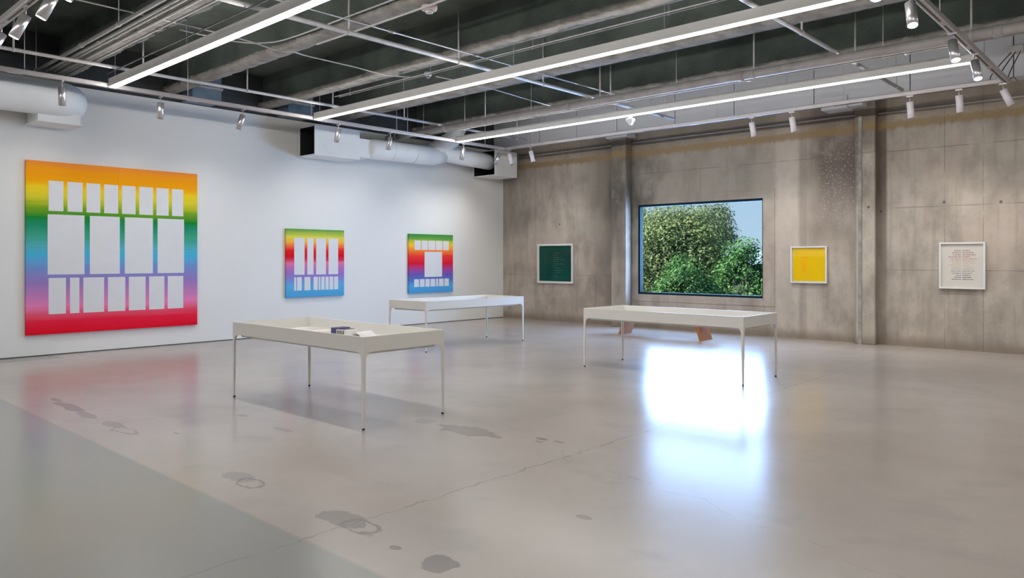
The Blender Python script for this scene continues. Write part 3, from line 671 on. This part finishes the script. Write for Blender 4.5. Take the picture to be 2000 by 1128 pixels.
# ------------------------------------------------------------------ small ceiling devices
def detector(loc, r, m, label):
    t = thing('smoke_detector', label, 'smoke detector', loc)
    x = MB(); x.tube([(0, 0, .06), (0, 0, .03), (0, 0, .005), (0, 0, 0)], [r, r, r * .92, r * .75], 24).build('base', m, t)
    MB().tube([(0, 0, 0), (0, 0, -.03), (0, 0, -.035)], [r * .5, r * .45, r * .3], 18).build('sensing_chamber', M['pale_steel'], t)
detector((7.20, -8.98, 4.64), .10, M['detector'], 'larger pinkish smoke detector under a beam at top centre')
detector((4.74, -6.86, 4.63), .062, M['sensor'], 'small white smoke detector left of the middle light strip')
t = thing('motion_sensor', 'small bright white sensor hanging below the farthest light strip', 'sensor', (6.26, -3.16, 4.298))
MB().tube([(0, 0, 0), (0, 0, -.05)], .035, 14).build('mount', M['sensor'], t)
MB().box((-.075, -.05, -.11), (.075, .05, -.05)).build('head', M['sensor'], t, bevel=.012)
MB().prism([(-.05, -.035, -.11), (.06, -.035, -.11), (.03, -.035, -.17), (-.01, -.035, -.17)], (0, .07, 0)).build('lower_lens', M['sensor'], t)
t = thing('junction_box', 'grey junction box with drooping cables at the right end of the soffit', 'junction box', (11.95, -.52, 5.02))
MB().box((-.10, -.03, -.06), (.10, .12, .06)).build('box', M['steel'], t, bevel=.006)
for i, (dx, px) in enumerate([(-.06, -.75), (0, -.55), (.07, -.35)]):
    P = []
    for k in range(13):
        u = k / 12; P.append((dx + (px * .3) * math.sin(PI * u) + .02 * u, -.03 - .86 * u, -.05 - .585 * u - .16 * math.sin(PI * u)))
    MB().tube(P, .008, 6).build('cable', M['black'], t)

# ------------------------------------------------------------------ outside the window
g = MB().box((-80, 1.5, -4.3), (80, 160, -4.0)); o = g.build('ground', M['ground']); o['kind'] = 'structure'; o['label'] = 'grass below the window outside'
mb = MB(); vs = []; fs = []
for i in range(41):
    x = -260 + i * 12; h = 2 + 9 * (.5 + .5 * noise.noise((i * .13, 3.1, 0)))
    vs += [(x, 300, -4), (x, 300, h), (x, 330, -4)]
for i in range(40): fs += [(i*3, i*3+3, i*3+4, i*3+1), (i*3+1, i*3+4, i*3+5, i*3+2)]
mb.add(vs, fs, True); o = mb.build('hill', M['hill']); o['kind'] = 'structure'; o['label'] = 'distant hazy blue ridge'
LM = dict(olive=leaf_mat('olive_leaves', (.12, .17, .07), (.21, .275, .115), (.31, .37, .18)), green=leaf_mat('green_leaves', (.03, .10, .035), (.09, .23, .07), (.19, .36, .13)), feather=leaf_mat('pale_leaves', (.12, .18, .10), (.24, .31, .17), (.36, .42, .26)), blue=leaf_mat('bluish_leaves', (.05, .12, .08), (.13, .23, .15), (.25, .34, .22)))
def tree(x, y, top, rx, ry, rz, mk, n, size, label, seed, clumps=70, loose=1.0, solid=1.0):
    q = random.Random(seed); t = thing('tree', label, 'tree', (x, y, -4.0), 0, 'trees outside the window')
    cz = top - rz + 4.0
    MB().tube([(0, 0, 0), (.1, .05, cz * .5), (0, 0, cz)], [.22, .16, .07], 10).build('trunk', M['bark'], t)
    br = MB()
    cl = []
    for i in range(clumps):
        while True:
            v = Vector((q.uniform(-1, 1), q.uniform(-1, 1), q.uniform(-1, 1)))
            if .35 < v.length < 1: break
        v = v.normalized() * (.55 + .42 * q.random()); c = Vector((v.x * rx, v.y * ry, cz + v.z * rz)); cl.append((c, v))
        if i % 4 == 0: br.tube([(0, 0, cz * .7), c * .6 + Vector((0, 0, cz * .35)), c], [.05, .03, .01], 5)
    br.build('branches', M['bark'], t)
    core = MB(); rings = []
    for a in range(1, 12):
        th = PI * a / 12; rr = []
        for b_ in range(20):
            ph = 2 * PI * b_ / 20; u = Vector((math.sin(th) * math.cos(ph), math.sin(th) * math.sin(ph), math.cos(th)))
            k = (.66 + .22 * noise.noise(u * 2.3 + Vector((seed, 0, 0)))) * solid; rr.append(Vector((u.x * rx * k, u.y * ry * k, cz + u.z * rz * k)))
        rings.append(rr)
    core.loft(rings, smooth=False).build('shade_core', M['leaf_core'], t)  # solid dark core, its colour standing in for shade between the leaves
    vs = []; fs = []
    for i in range(n):
        c, v = cl[q.randrange(clumps)]
        d = Vector((q.gauss(0, 1), q.gauss(0, 1), q.gauss(0, 1))).normalized() * (q.random() ** .5) * .34 * min(rx, rz) * loose
        p = c + d; nm = (d.normalized() * .7 + v * .4 + Vector((q.uniform(-.6, .6), q.uniform(-.6, .6), q.uniform(.0, .9)))).normalized()
        a = nm.cross(Vector((q.uniform(-1, 1), q.uniform(-1, 1), q.uniform(-1, 1)))).normalized(); b_ = nm.cross(a); s = size * q.uniform(.65, 1.35)
        k = len(vs); vs += [p - a * s, p + b_ * s * .55 - nm * s * .12, p + a * s, p - b_ * s * .55 - nm * s * .12]; fs.append((k, k+1, k+2, k+3))
    me = bpy.data.meshes.new('foliage'); me.from_pydata([tuple(v) for v in vs], [], fs); me.materials.append(LM[mk])
    o = bpy.data.objects.new('foliage', me); COL.objects.link(o); o.parent = t; o['kind'] = 'stuff'
tree(-.75, 10.5, 3.7, 2.2, 1.8, 2.4, 'olive', 26000, .066, 'tall olive-green tree filling the left and upper middle of the window', 11, 130)
tree(-.95, 13.4, 4.25, 1.25, 1.2, 1.7, 'feather', 6500, .06, 'airy paler treetop behind, its leaves loose against the sky', 21, 60, 1.0, .6)
tree(-1.35, 8.0, 1.7, 1.5, 1.2, 1.7, 'olive', 15000, .062, 'bushy olive-green tree at the lower left of the window', 12, 90)
tree(1.2, 7.8, 1.85, 1.2, 1.1, 2.0, 'green', 17000, .06, 'dense darker green tree in the lower middle of the window', 13, 90)
tree(2.85, 9.2, 2.3, 1.3, 1.1, 2.3, 'green', 18000, .06, 'dense darker green tree at the right of the window', 14, 90)
tree(-4.95, 14.5, 4.4, .85, 1.2, 2.6, 'blue', 9000, .065, 'dark bluish tree behind at the upper left of the window', 15)
tree(.15, 5.6, .98, 1.35, .7, .9, 'olive', 12000, .05, 'low yellow-green shrub tree along the bottom of the window', 16, 80)
tree(2.45, 11.8, 2.95, .36, .4, 1.6, 'green', 2600, .06, 'slim dark green treetop at the far right of the window', 18, 24, 1.0, .6)
